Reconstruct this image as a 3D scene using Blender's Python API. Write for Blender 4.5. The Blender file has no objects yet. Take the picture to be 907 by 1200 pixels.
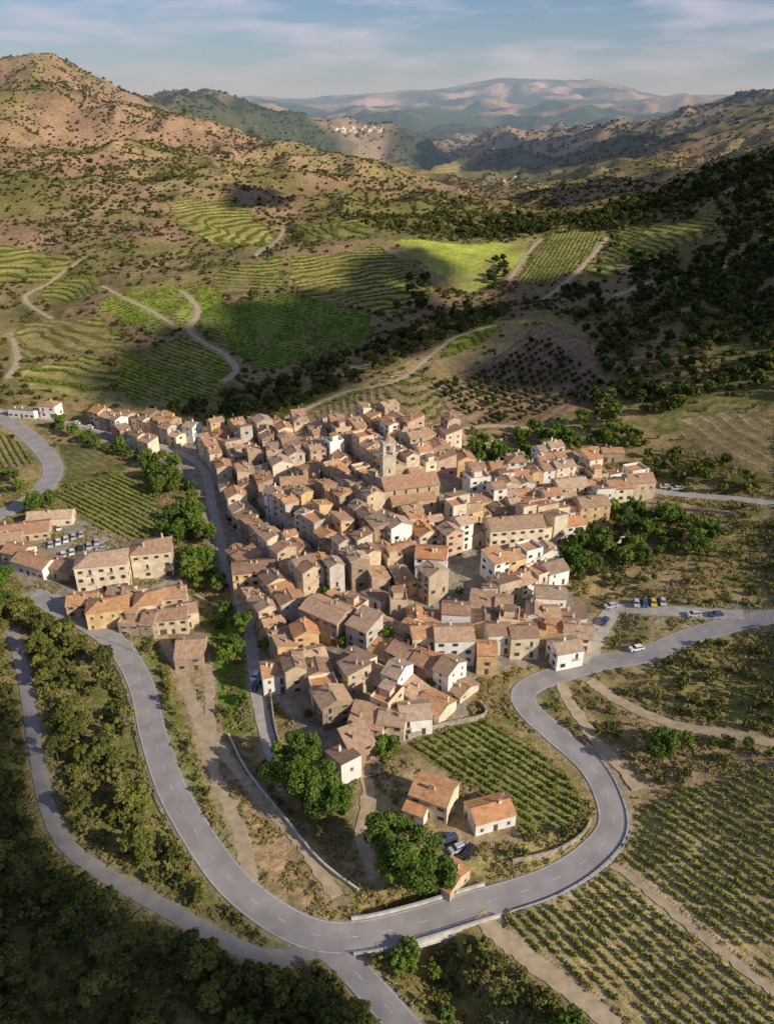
import bpy, bmesh, math, random
import numpy as np
from mathutils import Vector, Matrix
random.seed(7); np.random.seed(7)
SC=bpy.context.scene
COL=SC.collection
# ---------------------------------------------------------------- camera model
H=140.0; TH=math.radians(27.5); F=924.0; C=math.cos(TH); S=math.sin(TH)
cam_d=bpy.data.cameras.new("camera"); cam=bpy.data.objects.new("camera",cam_d); COL.objects.link(cam)
cam.location=(0,0,H); cam.rotation_euler=(math.radians(90)-TH,0,0)
cam_d.sensor_fit='VERTICAL'; cam_d.sensor_height=24; cam_d.lens=F/1200*24
cam_d.clip_start=1; cam_d.clip_end=80000
SC.camera=cam
SC.view_settings.view_transform='Standard'; SC.view_settings.look='None'; SC.view_settings.exposure=0

def ray(u,v):
    k=(600-v)/F; dy=C+S*k
    return (u-453.5)/F/dy, (-S+C*k)/dy     # s=x/y , t=dz/dy

# ---------------------------------------------------------------- terrain heights
cps=[]
def cz(u,v,z):
    s,t=ray(u,v); y=(z-H)/t; cps.append((s,y,z))
def cy(u,v,y):
    s,t=ray(u,v); cps.append((s,y,H+y*t))
def cs(s,y,z): cps.append((s,y,z))
for a in [(-300,1400,2),(450,1400,0),(1200,1400,0),(0,1200,5),(0,1050,5),(0,900,4),(0,760,3),(-250,850,6),(200,1200,3),
          (450,1200,0),(450,1000,0),(450,850,1),(600,1000,0),(700,900,0),(800,1150,1),(907,900,6),(907,1100,3),(1100,1000,8),
          (1100,750,20),(907,740,9),(800,700,7),(700,740,2),(600,800,1),(330,760,0),(250,640,-1),(250,760,-3),(100,640,1),(-100,600,2),(100,740,1),
          (450,700,5),(600,650,6),(700,610,8),(475,560,13),(400,510,11),(260,520,4),(100,500,4),(-100,470,8),(30,560,2),
          (760,570,10),(907,600,15),(1050,600,30),(600,510,9),(700,510,12),(100,450,7)]: cz(*a)
for a in [(560,440,390),(620,378,450),(700,400,430),(480,430,400),(450,400,470),(560,355,560),(700,340,540),(330,440,415),
          (200,450,400),(200,380,480),(330,360,520),(430,340,570),(120,350,540),(0,350,560),(0,430,430),(330,292,660),
          (440,282,680),(520,285,690),(600,283,720),(560,330,610),(700,260,760),(640,320,620),(720,300,640),
          (907,400,380),(907,480,310),(800,480,330),(800,400,410),(907,330,480),(907,250,640),(820,235,740),(907,192,800),
          (760,262,720),(907,135,2000),(800,170,1900),(880,118,2600),(700,215,1500),(640,235,1300),(560,245,1200),
          (600,190,2200),(500,180,2600),(440,150,4600),(390,152,4600),(250,126,2400),(350,150,3200),(600,150,5000),(700,165,3500),
          (800,140,4500),(700,135,6500),(500,130,7000),(400,116,9600),(470,108,10000),(540,102,10000),(570,97,10000),(640,95,10000),(700,97,10000),(740,106,10000),(780,116,10000),
          (840,118,11000),(907,110,13000),(300,115,11000),(230,118,12000),(0,112,12000),
          (30,76,1500),(0,80,1500),(-150,60,1400),(80,93,1450),(150,120,1450),(230,148,1400),(350,180,1300),(450,210,1200),
          (520,240,1100),(60,180,1050),(200,200,1000),(100,250,800),(300,240,900),(400,260,800),(330,284,760),(0,280,700),
          (0,200,950),(470,262,800)]: cy(*a)
for a in [(-.45,2600,60),(-.15,2000,20),(-.4,5000,80),(-.9,300,10),(-.9,600,50),(-.9,1200,150),(-1,5000,100),(.9,150,15),
          (.9,300,50),(.9,700,90),(.9,2000,100),(.9,9000,200),(.38,1200,40),(.25,1100,25),(.05,13500,50),(.2,14000,50),(-.3,16000,50),(.4,18000,60),
          (0,30000,-50),(-.6,30000,0),(.6,30000,0),(0,40,0),(-1.3,60,0),(1.3,60,0),(-.05,3600,0),(.3,3000,20)]: cs(*a)
cps=np.array(cps); SS=2.2
P=np.c_[cps[:,0]*SS,np.log(cps[:,1])]; R=cps[:,2]/cps[:,1]
c2=0.12**2
def phi(d2): return -np.sqrt(d2+c2)
A=phi(((P[:,None]-P[None])**2).sum(-1)); n=len(P)
M=np.zeros((n+3,n+3)); M[:n,:n]=A-np.eye(n)*0.002; M[:n,n]=1; M[:n,n+1:]=P; M[n,:n]=1; M[n+1:,:n]=P.T
W=np.linalg.solve(M,np.r_[R,0,0,0])
NS,NY=900,1150
s_ax=np.linspace(-1.4,1.4,NS); l_ax=np.linspace(math.log(30),math.log(30000),NY)
ds=s_ax[1]-s_ax[0]; dl=l_ax[1]-l_ax[0]
SG,LG=np.meshgrid(s_ax,l_ax)
Rg=np.zeros(SG.shape)
for i in range(n): Rg+=W[i]*phi((SG*SS-P[i,0])**2+(LG-P[i,1])**2)
Rg+=W[n]+W[n+1]*SG*SS+W[n+2]*LG
YG=np.exp(LG); XG=SG*YG; Z=Rg*YG
def sst(a,b,x):
    t=np.clip((x-a)/(b-a),0,1); return t*t*(3-2*t)
def vn(x,y,seed=0):
    xi=np.floor(x); yi=np.floor(y); xf=x-xi; yf=y-yi
    xf=xf*xf*(3-2*xf); yf=yf*yf*(3-2*yf)
    def h(i,j):
        q=np.sin(i*127.1+j*311.7+seed*74.7)*43758.5453; return q-np.floor(q)
    return (h(xi,yi)*(1-xf)+h(xi+1,yi)*xf)*(1-yf)+(h(xi,yi+1)*(1-xf)+h(xi+1,yi+1)*xf)*yf
def fbm(x,y,lam,oc=4,seed=0):
    r=0;a=1;t=0
    for o in range(oc):
        r=r+a*vn(x/lam+17.3*o,y/lam-9.1*o,seed+o); t+=a; a*=.5; lam*=.5
    return r/t
def ridged(x,y,lam,seed):
    return 1-abs(2*fbm(x,y,lam,3,seed)-1)*2
a1=sst(650,1000,YG)*(1-sst(4000,9000,YG)*.5)
a1=np.maximum(a1,sst(.28,.45,SG)*sst(300,520,YG)*.9)
Z+=a1*(28*(ridged(XG,YG,230,1)-.5)+12*(ridged(XG,YG,85,2)-.5)+3*(fbm(XG,YG,32,3,3)-.5))
am=sst(380,500,YG)*(1-a1)
Z+=am*(8*(fbm(XG,YG,90,3,9)-.5)+3*(ridged(XG,YG,60,19)-.5))
a2=sst(1500,2600,YG)
a3=a2*(1-.6*sst(7500,9000,YG))
Z+=a3*(70*(ridged(XG,YG,1100,5)-.55)+60*(ridged(XG,YG,480,6)-.5)+20*(fbm(XG,YG,180,3,7)-.5))
Z+=sst(4500,6000,YG)*(1-sst(8000,9000,YG))*110*(ridged(XG*.6,YG,1700,15)-.45)
# limestone plateau with a cliff edge facing the valley
Yn=YG+2600*(fbm(XG,YG,2600,3,61)-.5)+1100*(fbm(XG,YG,600,3,62)-.5)
win=sst(-.06,.0,SG)*(1-sst(.27,.34,SG))
stepf=np.clip((Yn-9200)/110,0,1); step2=np.clip((Yn-8600)/100,0,1)
lowz=sst(6500,8500,YG)
Z-=win*lowz*((1-stepf)*(75+50*fbm(XG,YG,3000,2,63))+(1-step2)*35)
Z+=win*stepf*sst(9000,9500,YG)*(30*(fbm(XG,YG,1400,4,64)-.5))
Z+=(.9*(fbm(XG,YG,12,3,4)-.5))*(1-sst(150,900,YG)*.5)

def bil(Gd,x,y):
    x=np.asarray(x,float); y=np.maximum(np.asarray(y,float),30.01)
    i=np.clip((x/y-s_ax[0])/ds,0,NS-1.001); j=np.clip((np.log(y)-l_ax[0])/dl,0,NY-1.001)
    i0=i.astype(int); j0=j.astype(int); fi=i-i0; fj=j-j0
    return (Gd[j0,i0]*(1-fi)+Gd[j0,i0+1]*fi)*(1-fj)+(Gd[j0+1,i0]*(1-fi)+Gd[j0+1,i0+1]*fi)*fj
def hgt(x,y): return bil(Z,x,y)
YS=np.exp(np.linspace(math.log(40),math.log(28000),5000))
def G(u,v):
    s,t=ray(u,v); zr=H+YS*t; zh=hgt(YS*s,YS); w=np.nonzero(zh>=zr)[0]
    if len(w)==0: k=len(YS)-1; y=YS[k]
    else:
        k=max(w[0],1); a=zr[k-1]-zh[k-1]; b=zh[k]-zr[k]; y=YS[k-1]+(YS[k]-YS[k-1])*a/(a+b+1e-9)
    return np.array([s*y,y,float(hgt(s*y,y))])
def GP(pts): return np.array([G(*p) for p in pts])

def smooth_line(p,step):
    p=np.asarray(p)[:,:2]; out=[]
    q=np.vstack([2*p[0]-p[1],p,2*p[-1]-p[-2]])
    for i in range(1,len(q)-2):
        L=np.linalg.norm(q[i+1]-q[i]); m=max(2,int(L/step))
        for k in range(m):
            t=k/m
            out.append(.5*((2*q[i])+(-q[i-1]+q[i+1])*t+(2*q[i-1]-5*q[i]+4*q[i+1]-q[i+2])*t*t+(-q[i-1]+3*q[i]-3*q[i+1]+q[i+2])*t**3))
    out.append(q[-2]); return np.array(out)
def distfield(line,R):
    D=np.full(Z.shape,1e9); I=np.zeros(Z.shape,int)
    for k,(x,y) in enumerate(line[:,:2]):
        if y<35: continue
        j0=int((math.log(max(y-R,31))-l_ax[0])/dl); j1=int((math.log(y+R)-l_ax[0])/dl)+2
        ya=max(y-R,31); c=[(x-R)/ya,(x-R)/(y+R),(x+R)/ya,(x+R)/(y+R)]
        i0=int(max((min(c)-s_ax[0])/ds,0)); i1=int(min((max(c)-s_ax[0])/ds+2,NS))
        if i1<=i0: continue
        j0=max(j0,0); d=np.hypot(XG[j0:j1,i0:i1]-x,YG[j0:j1,i0:i1]-y)
        m=d<D[j0:j1,i0:i1]
        D[j0:j1,i0:i1][m]=d[m]; I[j0:j1,i0:i1][m]=k
    return D,I
# ---------------------------------------------------------------- roads (positions)
RA=[(40,695),(68,712),(105,732),(140,758),(165,800),(180,860),(200,920),(230,975),(270,1030),(320,1072),(370,1095),(420,1098),(480,1085),(560,1060),(640,1035),(690,1005),(718,970),(712,930),(690,895),(650,860),(620,832),(614,810),(640,795),(700,778),(760,766),(800,748),(850,735),(907,725),(980,712)]
roads=[("main_road",RA,6.6,'asphalt',True),
 ("side_road",[(372,1100),(400,1122),(440,1165),(475,1205),(520,1260)],5.5,'asphalt',True),
 ("old_road",[(15,740),(28,790),(40,860),(52,930),(75,985),(125,1025),(190,1062),(250,1095),(310,1120),(372,1112)],3.2,'oldasphalt',False),
 ("valley_road",[(-60,470),(0,490),(35,512),(60,540),(60,560),(40,582),(0,603),(-50,615)],8,'asphalt',True),
 ("village_street",[(-20,478),(50,490),(110,503),(175,518),(235,545),(250,600),(262,650),(285,715),(297,770),(303,820),(320,885),(335,925)],3.6,'concrete',False),
 ("dirt_track",[(190,745),(212,790),(235,850),(255,920),(280,975),(295,1035)],3.2,'dirt',False),
 ("dirt_track",[(235,740),(245,800),(250,860),(300,930),(350,985),(395,1050)],2.6,'dirt',False),
 ("village_access_road",[(690,780),(700,745),(722,715),(770,715),(830,718),(870,722)],5,'concrete',False),
 ("dirt_track",[(655,800),(672,830),(700,870),(730,900),(748,922)],3.2,'dirt',False),
 ("dirt_track",[(690,798),(730,825),(790,850),(850,860),(930,872)],3.2,'dirt',False),
 ("dirt_track",[(560,1072),(600,1108),(650,1148),(700,1185),(750,1230)],3.6,'dirt',False),
 ("dirt_track",[(718,1012),(780,1062),(845,1115),(930,1178)],2.0,'dirt',False),
 ("hill_road",[(700,560),(765,577),(830,582),(880,588),(960,596)],4.5,'concrete',False),
 ("back_road",[(470,515),(520,505),(580,500),(640,505),(700,512)],3.0,'dirt',False),
 ("hill_track",[(636,352),(665,330),(690,305),(712,275)],3.4,'dirt',False),
 ("hill_track",[(596,330),(615,300),(634,278)],3,'dirt',False),
 ("hill_track",[(215,340),(232,362),(222,385),(240,402),(262,415),(277,436),(262,450)],3.6,'dirt',False),
 ("hill_track",[(120,335),(150,352),(180,365),(205,385)],2.6,'dirt',False),
 ("hill_track",[(340,275),(300,300),(333,265)],3,'dirt',False),
 ("hill_track",[(15,395),(20,420),(10,445)],3,'dirt',False),
 ("hill_track",[(720,350),(770,330),(830,320),(907,290)],3,'dirt',False),
 ("hill_track",[(330,495),(400,462),(470,440),(530,400),(600,372)],1.8,'dirt',False),
 ("hill_track",[(100,300),(60,330),(30,350),(60,372)],2.4,'dirt',False),
 ("garden_lane",[(425,890),(432,930),(425,980),(440,1030)],3,'dirt',False),
]
RD=[]
for nm,px,w,mt,mk in roads:
    g=GP(px); ym=g[:,1].mean(); st=1.0 if ym<220 else (1.6 if ym<400 else 3)
    L=smooth_line(g,st); z=hgt(L[:,0],L[:,1]); kk=max(3,min(21,len(z)//2*2-1))
    zp=np.pad(z,kk//2,mode='edge'); z=np.convolve(zp,np.ones(kk)/kk,'valid')
    zp=np.pad(z,kk//2,mode='edge'); z=np.convolve(zp,np.ones(kk)/kk,'valid')
    RD.append(dict(n=nm,L=np.c_[L,z],w=w,m=mt,k=mk,far=ym>350))
br0=G(425,1098); br1=G(565,1060)
LA=RD[0]['L']; ib0=int(np.argmin(np.hypot(LA[:,0]-br0[0],LA[:,1]-br0[1]))); ib1=int(np.argmin(np.hypot(LA[:,0]-br1[0],LA[:,1]-br1[1])))
gl=smooth_line(GP([(262,740),(270,850),(320,935),(385,1010),(440,1060),(485,1088),(505,1140),(525,1200),(545,1290)]),1.5)
Dg,Ig=distfield(gl,14)
dep=np.interp(Ig,[0,len(gl)*.55,len(gl)*.68,len(gl)],[1.2,1.5,5.5,5])
Z-=dep*(1-sst(2,11,Dg))
roaddist=np.full(Z.shape,1e9)
order=sorted(range(len(RD)),key=lambda i:RD[i]['w'])
for ri in order:
    r=RD[ri]; hw=r['w']/2; D,I=distfield(r['L'],hw+9)
    zt=r['L'][I,2]-.16
    wgt=1-sst(hw+1.0,hw+8,D)
    if ri==0:
        inb=(I>ib0)&(I<ib1); wgt=np.where(inb,0,wgt)
    Z=Z*(1-wgt)+zt*wgt
    roaddist=np.minimum(roaddist,D-hw)
for r in RD:
    if r['n'] not in('main_road',):
        r['L'][:,2]=hgt(r['L'][:,0],r['L'][:,1])+.16

# ---------------------------------------------------------------- colour / class maps
def inpoly(x,y,p):
    m=np.zeros(np.shape(x),bool); n=len(p); j=n-1
    for i in range(n):
        xi,yi=p[i][0],p[i][1]; xj,yj=p[j][0],p[j][1]
        m^=((yi>y)!=(yj>y))&(x<(xj-xi)*(y-yi)/(yj-yi+1e-12)+xi); j=i
    return m
wob=((fbm(XG,YG,30,3,31)-.5),(fbm(XG,YG,30,3,47)-.5))
wos=((fbm(XG,YG,7,3,33)-.5),(fbm(XG,YG,7,3,49)-.5))
def polymask(px,blur=0):
    w=GP(px); m=np.zeros(Z.shape,bool)
    y0,y1=w[:,1].min(),w[:,1].max(); j0=max(0,int((math.log(y0)-l_ax[0])/dl)-6); j1=int((math.log(y1)-l_ax[0])/dl)+8
    q=wob if blur>6 else wos
    X_=XG[j0:j1]+q[0][j0:j1]*blur; Y_=YG[j0:j1]+q[1][j0:j1]*blur
    m[j0:j1]=inpoly(X_,Y_,w); return m
def c3(*a): return np.array(a)
n1=fbm(XG,YG,60,5,11); n2=fbm(XG,YG,9,4,12); n3=fbm(XG,YG,300,4,13); n4=fbm(XG,YG,3.5,3,16)
def mix(a,b,t): return a*(1-t[...,None])+b*t[...,None]
base=mix(c3(.13,.145,.035)[None,None],c3(.36,.26,.12)[None,None],sst(.36,.62,n1*.35+n2*.35+n4*.3))
hillc=mix(c3(.175,.155,.055)[None,None],c3(.37,.26,.145)[None,None],sst(.38,.62,n3*.5+n1*.5))
hillc=mix(hillc,c3(.23,.205,.065)[None,None],sst(.45,.65,n2)*.6)
hillc=mix(hillc,c3(.35,.21,.14)[None,None],sst(.5,.66,fbm(XG,YG,120,4,71))*.6)
base=mix(base,hillc,sst(330,520,YG))
far=mix(c3(.06,.08,.04)[None,None],c3(.32,.24,.15)[None,None],sst(.47,.63,fbm(XG,YG,400,5,14)))
base=mix(base,far,sst(1500,2600,YG))
rock=((stepf>.0)&(stepf<1)|((step2>0)&(step2<1)&(fbm(XG,YG,900,2,52)>.5)))&(YG>6800)
cl=win*rock*sst(.3,.5,fbm(XG,YG,420,3,51))
base=mix(base,c3(.52,.39,.33)[None,None],cl*(.6+.4*vn(XG/60,YG/60,5)))
colA=base.copy(); colB=base.copy(); row=np.zeros(Z.shape); rowm=np.zeros(Z.shape)
noveg=np.zeros(Z.shape,bool)
LIME=c3(.34,.37,.065); GRN=c3(.12,.17,.03); DGRN=c3(.05,.08,.02); YEL=c3(.35,.30,.10); DY=c3(.12,.13,.035); BR=c3(.34,.24,.14); OL=c3(.29,.24,.09)
fields=[
 ([(458,283),(520,284),(622,281),(612,305),(578,330),(545,345),(515,325),(480,300)],LIME*1.1,LIME*1.2,'z',0,3),
 ([(600,332),(634,277),(718,254),(702,285),(672,318),(640,335)],OL,GRN,'d',((610,330),(650,275)),3.4),
 ([(715,262),(760,262),(740,300),(700,335),(672,332),(705,298)],OL,GRN,'z',0,1.6),
 ([(338,300),(440,288),(480,305),(520,340),(480,365),(430,362),(345,345)],YEL,DY,'z',0,1.25),
 ([(120,352),(205,338),(245,333),(262,350),(236,382),(190,398),(150,380)],LIME,GRN*1.3,'d',((130,360),(240,345)),4),
 ([(240,362),(330,342),(430,365),(440,395),(390,415),(300,436),(272,420),(228,390)],c3(.17,.23,.045),GRN*.9,'d',((250,370),(420,400)),3.6),
 ([(150,415),(210,398),(232,400),(268,432),(258,468),(160,472),(140,440)],LIME*.8,GRN,'d',((160,420),(250,450)),3.4),
 ([(20,430),(110,415),(150,440),(120,470),(30,460)],YEL*.95,DY,'z',0,1.1),
 ([(20,380),(120,365),(150,395),(110,412),(20,420)],YEL*.95,DY,'z',0,1.2),
 ([(-30,280),(60,296),(92,306),(60,328),(-30,332)],YEL,DY,'z',0,2),
 ([(195,236),(262,228),(318,268),(322,288),(262,292),(210,268)],YEL*.95,DY,'z',0,2.2),
 ([(440,180),(540,195),(520,215),(460,205)],OL,OL*.7,'z',0,6),
 ([(63,582),(100,565),(150,556),(184,580),(187,612),(165,634),(120,622)],c3(.22,.21,.07),GRN,'d',((75,585),(160,630)),2.4),
 ([(-10,500),(25,520),(38,545),(0,550),(-20,540)],BR,GRN,'d',((0,510),(20,545)),2.6),
 ([(70,520),(120,520),(135,548),(80,565)],c3(.2,.17,.08),GRN,'d',((75,530),(120,555)),3),
 ([(505,452),(640,380),(690,400),(708,440),(696,478),(600,500),(545,505)],c3(.30,.19,.12),c3(.25,.16,.10),'d',((520,460),(650,390)),5),
 ([(340,492),(470,432),(505,445),(540,505),(470,505),(420,500)],c3(.29,.21,.12),c3(.17,.14,.07),'z',0,.7),
 ([(480,872),(568,845),(615,868),(660,905),(686,945),(672,965),(612,978),(560,925)],c3(.25,.24,.08),c3(.2,.2,.06),'d',((500,870),(640,960)),2.0),
 ([(585,1078),(660,1040),(728,1008),(745,948),(800,925),(880,905),(1000,930),(1050,1250),(760,1260)],c3(.47,.35,.18),c3(.34,.28,.11),'d',((718,1012),(880,1140)),2.1),
 ([(520,400),(580,375),(610,372),(560,402),(515,420)],LIME*.8,GRN,'z',0,1.0),
 ([(760,330),(850,300),(907,270),(907,300),(830,335),(770,350)],OL,DY,'z',0,1.8),
 ([(790,490),(860,480),(907,490),(907,560),(840,540)],c3(.33,.25,.13),c3(.25,.2,.09),'z',0,1.6),
 ([(750,268),(850,238),(860,250),(820,280),(740,300)],OL,GRN,'z',0,2.2),
 ([(60,330),(110,320),(130,335),(100,352),(50,350)],YEL*.8,DY,'z',0,1.3),
 ([(250,318),(330,300),(335,335),(250,345)],YEL*.8,DY,'z',0,1.2),
 ([(350,262),(430,262),(445,278),(360,285)],YEL*.9,DY,'z',0,1.8),
 ([(100,400),(150,400),(160,412),(120,414)],YEL*.9,DY,'z',0,1.0),
]
FW=[]
for px,ca,cb,mode,dr,sp in fields:
    m=polymask(px,14 if px[0][1]<460 else .5)
    pt=.72+.56*fbm(XG[m],YG[m],40,4,81); br=sst(.48,.7,fbm(XG[m],YG[m],28,3,82))[:,None]*.55
    colA[m]=(ca[None]*pt[:,None])*(1-br)+c3(.30,.23,.11)*br; colB[m]=(cb[None]*pt[:,None])*(1-br*.6)+c3(.21,.17,.08)*br*.6
    rowm[m]=1; noveg|=m
    if mode=='d':
        a=G(*dr[0])[:2]; b=G(*dr[1])[:2]; t=(b-a)/np.linalg.norm(b-a)
        row[m]=((XG*-t[1]+YG*t[0])/sp)[m]; FW.append((GP(px),a,t,sp))
    else:
        row[m]=((Z+2.2*(n1-.5))/sp)[m]; FW.append(None)
def tint(px,c,k=1,nv=True,bl=3):
    m=polymask(px,bl); w=m*k*(.4+1.1*(n2*.5+n4*.5))
    w=np.clip(w,0,1)
    global colA,colB,noveg
    colA=mix(colA,c[None,None],w); colB=mix(colB,c[None,None],w)
    if nv: noveg|=m
VIL=[(105,487),(175,495),(240,516),(300,506),(400,500),(480,496),(550,516),(640,543),(768,558),(770,592),(705,604),(655,645),(665,690),(695,725),(682,775),(600,782),(548,800),(552,840),(475,872),(425,905),(400,905),(300,800),(290,740),(240,640),(235,580),(200,545),(110,515)]
vilm=polymask(VIL,0)
colA[vilm]=c3(.30,.26,.20); colB[vilm]=c3(.30,.26,.20); rowm[vilm]=0; noveg|=vilm
tint([(20,610),(70,595),(130,625),(205,650),(225,700),(215,740),(150,735),(90,715),(30,690),(-20,650)],c3(.3,.27,.22))
tint([(200,760),(225,745),(245,840),(300,930),(370,1020),(410,1050),(385,1070),(300,1020),(270,960),(235,880)],c3(.48,.33,.18),1.1,True,5)
tint([(440,900),(480,880),(540,915),(610,980),(600,1010),(540,1010),(480,985),(440,940)],c3(.40,.31,.18),.8,True,4)
tint([(545,1010),(620,985),(680,965),(695,985),(660,1010),(570,1040)],c3(.44,.38,.14),.9,True,3)
tint([(240,715),(285,712),(300,860),(262,860)],c3(.14,.24,.03),1.1,False,4)
tint([(150,745),(185,770),(240,930),(285,1000),(260,1010),(215,930),(175,800)],c3(.2,.24,.055),.9,False,4)
tint([(-200,740),(120,760),(170,870),(250,1010),(370,1110),(460,1290),(-300,1290)],c3(.16,.165,.05),.7,False,4)
tint([(430,1105),(560,1085),(700,1220),(430,1260)],c3(.19,.17,.055),.7,False,4)
tint([(720,705),(900,700),(900,722),(720,745)],c3(.3,.25,.16),.6,True)
tint([(750,745),(920,735),(920,850),(760,825)],c3(.27,.24,.075),.6,False)
tint([(745,870),(920,880),(920,905),(760,930)],c3(.48,.34,.2),.8,False)
rs=np.clip(1-sst(.2,2.0,roaddist+1.2*(n4-.5)),0,1)*(YG<900)
colA=mix(colA,c3(.36,.30,.18)[None,None],rs*.7); colB=mix(colB,c3(.36,.30,.18)[None,None],rs*.7)
rowm*=(roaddist>1)

# ---------------------------------------------------------------- materials
def NT(m): m.use_nodes=True; return m.node_tree
def mat(name,ca,cb=None,scale=1.0,rough=.9,bump=0,coord='pos',rand=0,spec=.25,detail=4):
    m=bpy.data.materials.new(name); t=NT(m); N=t.nodes; Lk=t.links; b=N['Principled BSDF']
    b.inputs['Roughness'].default_value=rough; b.inputs['Specular IOR Level'].default_value=spec
    if cb is None: cb=tuple(x*.75 for x in ca)
    if coord=='pos': g=N.new('ShaderNodeNewGeometry').outputs['Position']
    else: g=N.new('ShaderNodeTexCoord').outputs['Object']
    nz=N.new('ShaderNodeTexNoise'); nz.inputs['Scale'].default_value=scale; nz.inputs['Detail'].default_value=detail
    Lk.new(g,nz.inputs['Vector'])
    r=N.new('ShaderNodeValToRGB'); r.color_ramp.elements[0].position=.35; r.color_ramp.elements[1].position=.65
    r.color_ramp.elements[0].color=(*ca,1); r.color_ramp.elements[1].color=(*cb,1)
    Lk.new(nz.outputs['Fac'],r.inputs['Fac']); out=r.outputs['Color']
    if rand:
        oi=N.new('ShaderNodeObjectInfo'); hs=N.new('ShaderNodeHueSaturation')
        mr=N.new('ShaderNodeMapRange'); mr.inputs[3].default_value=1-rand; mr.inputs[4].default_value=1+rand
        Lk.new(oi.outputs['Random'],mr.inputs[0]); Lk.new(mr.outputs[0],hs.inputs['Value']); Lk.new(out,hs.inputs['Color'])
        out=hs.outputs['Color']
    Lk.new(out,b.inputs['Base Color'])
    if bump:
        bp=N.new('ShaderNodeBump'); bp.inputs['Strength'].default_value=bump; bp.inputs['Distance'].default_value=.1
        Lk.new(nz.outputs['Fac'],bp.inputs['Height']); Lk.new(bp.outputs[0],b.inputs['Normal'])
    return m
MT={}
MT['asphalt']=mat('asphalt',(.27,.245,.235),(.35,.32,.305),.22,.85,.1,detail=9)
MT['oldasphalt']=mat('old_asphalt',(.24,.22,.205),(.33,.295,.265),.3,.9,.1,detail=8)
MT['concrete']=mat('street_concrete',(.36,.33,.28),(.46,.42,.36),.5,.9,.1,detail=8)
MT['dirt']=mat('dirt',(.50,.39,.26),(.36,.28,.17),.5,1,.2,detail=8)
MT['paint']=mat('white_paint',(.75,.75,.73),(.40,.39,.37),1.5,.7,detail=8)
MT['parapet']=mat('parapet_concrete',(.68,.64,.58),(.46,.42,.36),.6,.9,.1,detail=8)
MT['stone']=mat('wall_stone',(.46,.40,.31),(.27,.22,.16),1.2,.95,.4)
MT['metal']=mat('galvanised_metal',(.45,.46,.47),(.35,.36,.37),3,.45)
MT['glass']=mat('window_glass',(.03,.032,.038),(.07,.065,.06),.7,.15,spec=.5)
MT['shutg']=mat('shutter_green',(.05,.09,.06),None,2,.7)
MT['shutb']=mat('shutter_brown',(.18,.095,.05),None,2,.7)
MT['door']=mat('door_wood',(.15,.085,.045),None,3,.7)
MT['trim']=mat('sill_stone',(.55,.5,.42),None,2,.9)
MT['rubber']=mat('tyre_rubber',(.02,.02,.02),None,2,.8)
MT['water']=mat('pool_water',(.05,.35,.42),(.04,.28,.36),1,.1)
walls=[('white',(.88,.85,.78)),('cream',(.84,.72,.52)),('ochre',(.76,.53,.28)),('sand',(.68,.54,.37)),('stonew',(.52,.41,.29)),('grey',(.58,.52,.44)),('pink',(.70,.49,.36)),('brown',(.42,.31,.21))]
WM={}
for k,c in walls: WM[k]=mat('plaster_'+k,c,tuple(x*(.82 if k=='white' else .68) for x in c),.45,.95,.25,'obj',.12,.1,8)
def roofmat(name,cols):
    m=bpy.data.materials.new(name); t=NT(m); N=t.nodes; Lk=t.links; b=N['Principled BSDF']; b.inputs['Roughness'].default_value=.95; b.inputs['Specular IOR Level'].default_value=.1
    oi=N.new('ShaderNodeObjectInfo'); r=N.new('ShaderNodeValToRGB'); e=r.color_ramp.elements
    while len(e)<len(cols): e.new(.5)
    for i,c in enumerate(cols): e[i].position=i/(len(cols)-1); e[i].color=(*c,1)
    Lk.new(oi.outputs['Random'],r.inputs['Fac'])
    tc=N.new('ShaderNodeTexCoord'); nz=N.new('ShaderNodeTexNoise'); nz.inputs['Scale'].default_value=.7; nz.inputs['Detail'].default_value=10; nz.inputs['Roughness'].default_value=.85
    Lk.new(N.new('ShaderNodeNewGeometry').outputs['Position'],nz.inputs['Vector'])
    mr=N.new('ShaderNodeMapRange'); mr.inputs[1].default_value=.35; mr.inputs[2].default_value=.65; mr.inputs[3].default_value=.55; mr.inputs[4].default_value=1.35; Lk.new(nz.outputs['Fac'],mr.inputs[0])
    wv=N.new('ShaderNodeTexWave'); wv.inputs['Scale'].default_value=.8; wv.inputs['Distortion'].default_value=1.2; Lk.new(tc.outputs['Object'],wv.inputs['Vector'])
    mr2=N.new('ShaderNodeMapRange'); mr2.inputs[3].default_value=.84; mr2.inputs[4].default_value=1.08; Lk.new(wv.outputs['Fac'],mr2.inputs[0])
    mm=N.new('ShaderNodeMath'); mm.operation='MULTIPLY'; Lk.new(mr.outputs[0],mm.inputs[0]); Lk.new(mr2.outputs[0],mm.inputs[1])
    vm=N.new('ShaderNodeVectorMath'); vm.operation='SCALE'; Lk.new(r.outputs['Color'],vm.inputs[0]); Lk.new(mm.outputs[0],vm.inputs['Scale']); Lk.new(vm.outputs[0],b.inputs['Base Color'])
    bp=N.new('ShaderNodeBump'); bp.inputs['Strength'].default_value=.35; bp.inputs['Distance'].default_value=.12; Lk.new(wv.outputs['Fac'],bp.inputs['Height']); Lk.new(bp.outputs[0],b.inputs['Normal'])
    return m
ROOF=roofmat('roof_tiles',[(.50,.29,.17),(.33,.22,.15),(.56,.37,.23),(.42,.29,.20),(.52,.28,.16),(.36,.23,.15),(.60,.44,.30),(.46,.26,.15),(.50,.37,.26),(.28,.18,.12)])
ROOFO=roofmat('roof_tiles_orange',[(.62,.30,.14),(.56,.32,.17),(.54,.27,.13)])
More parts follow.
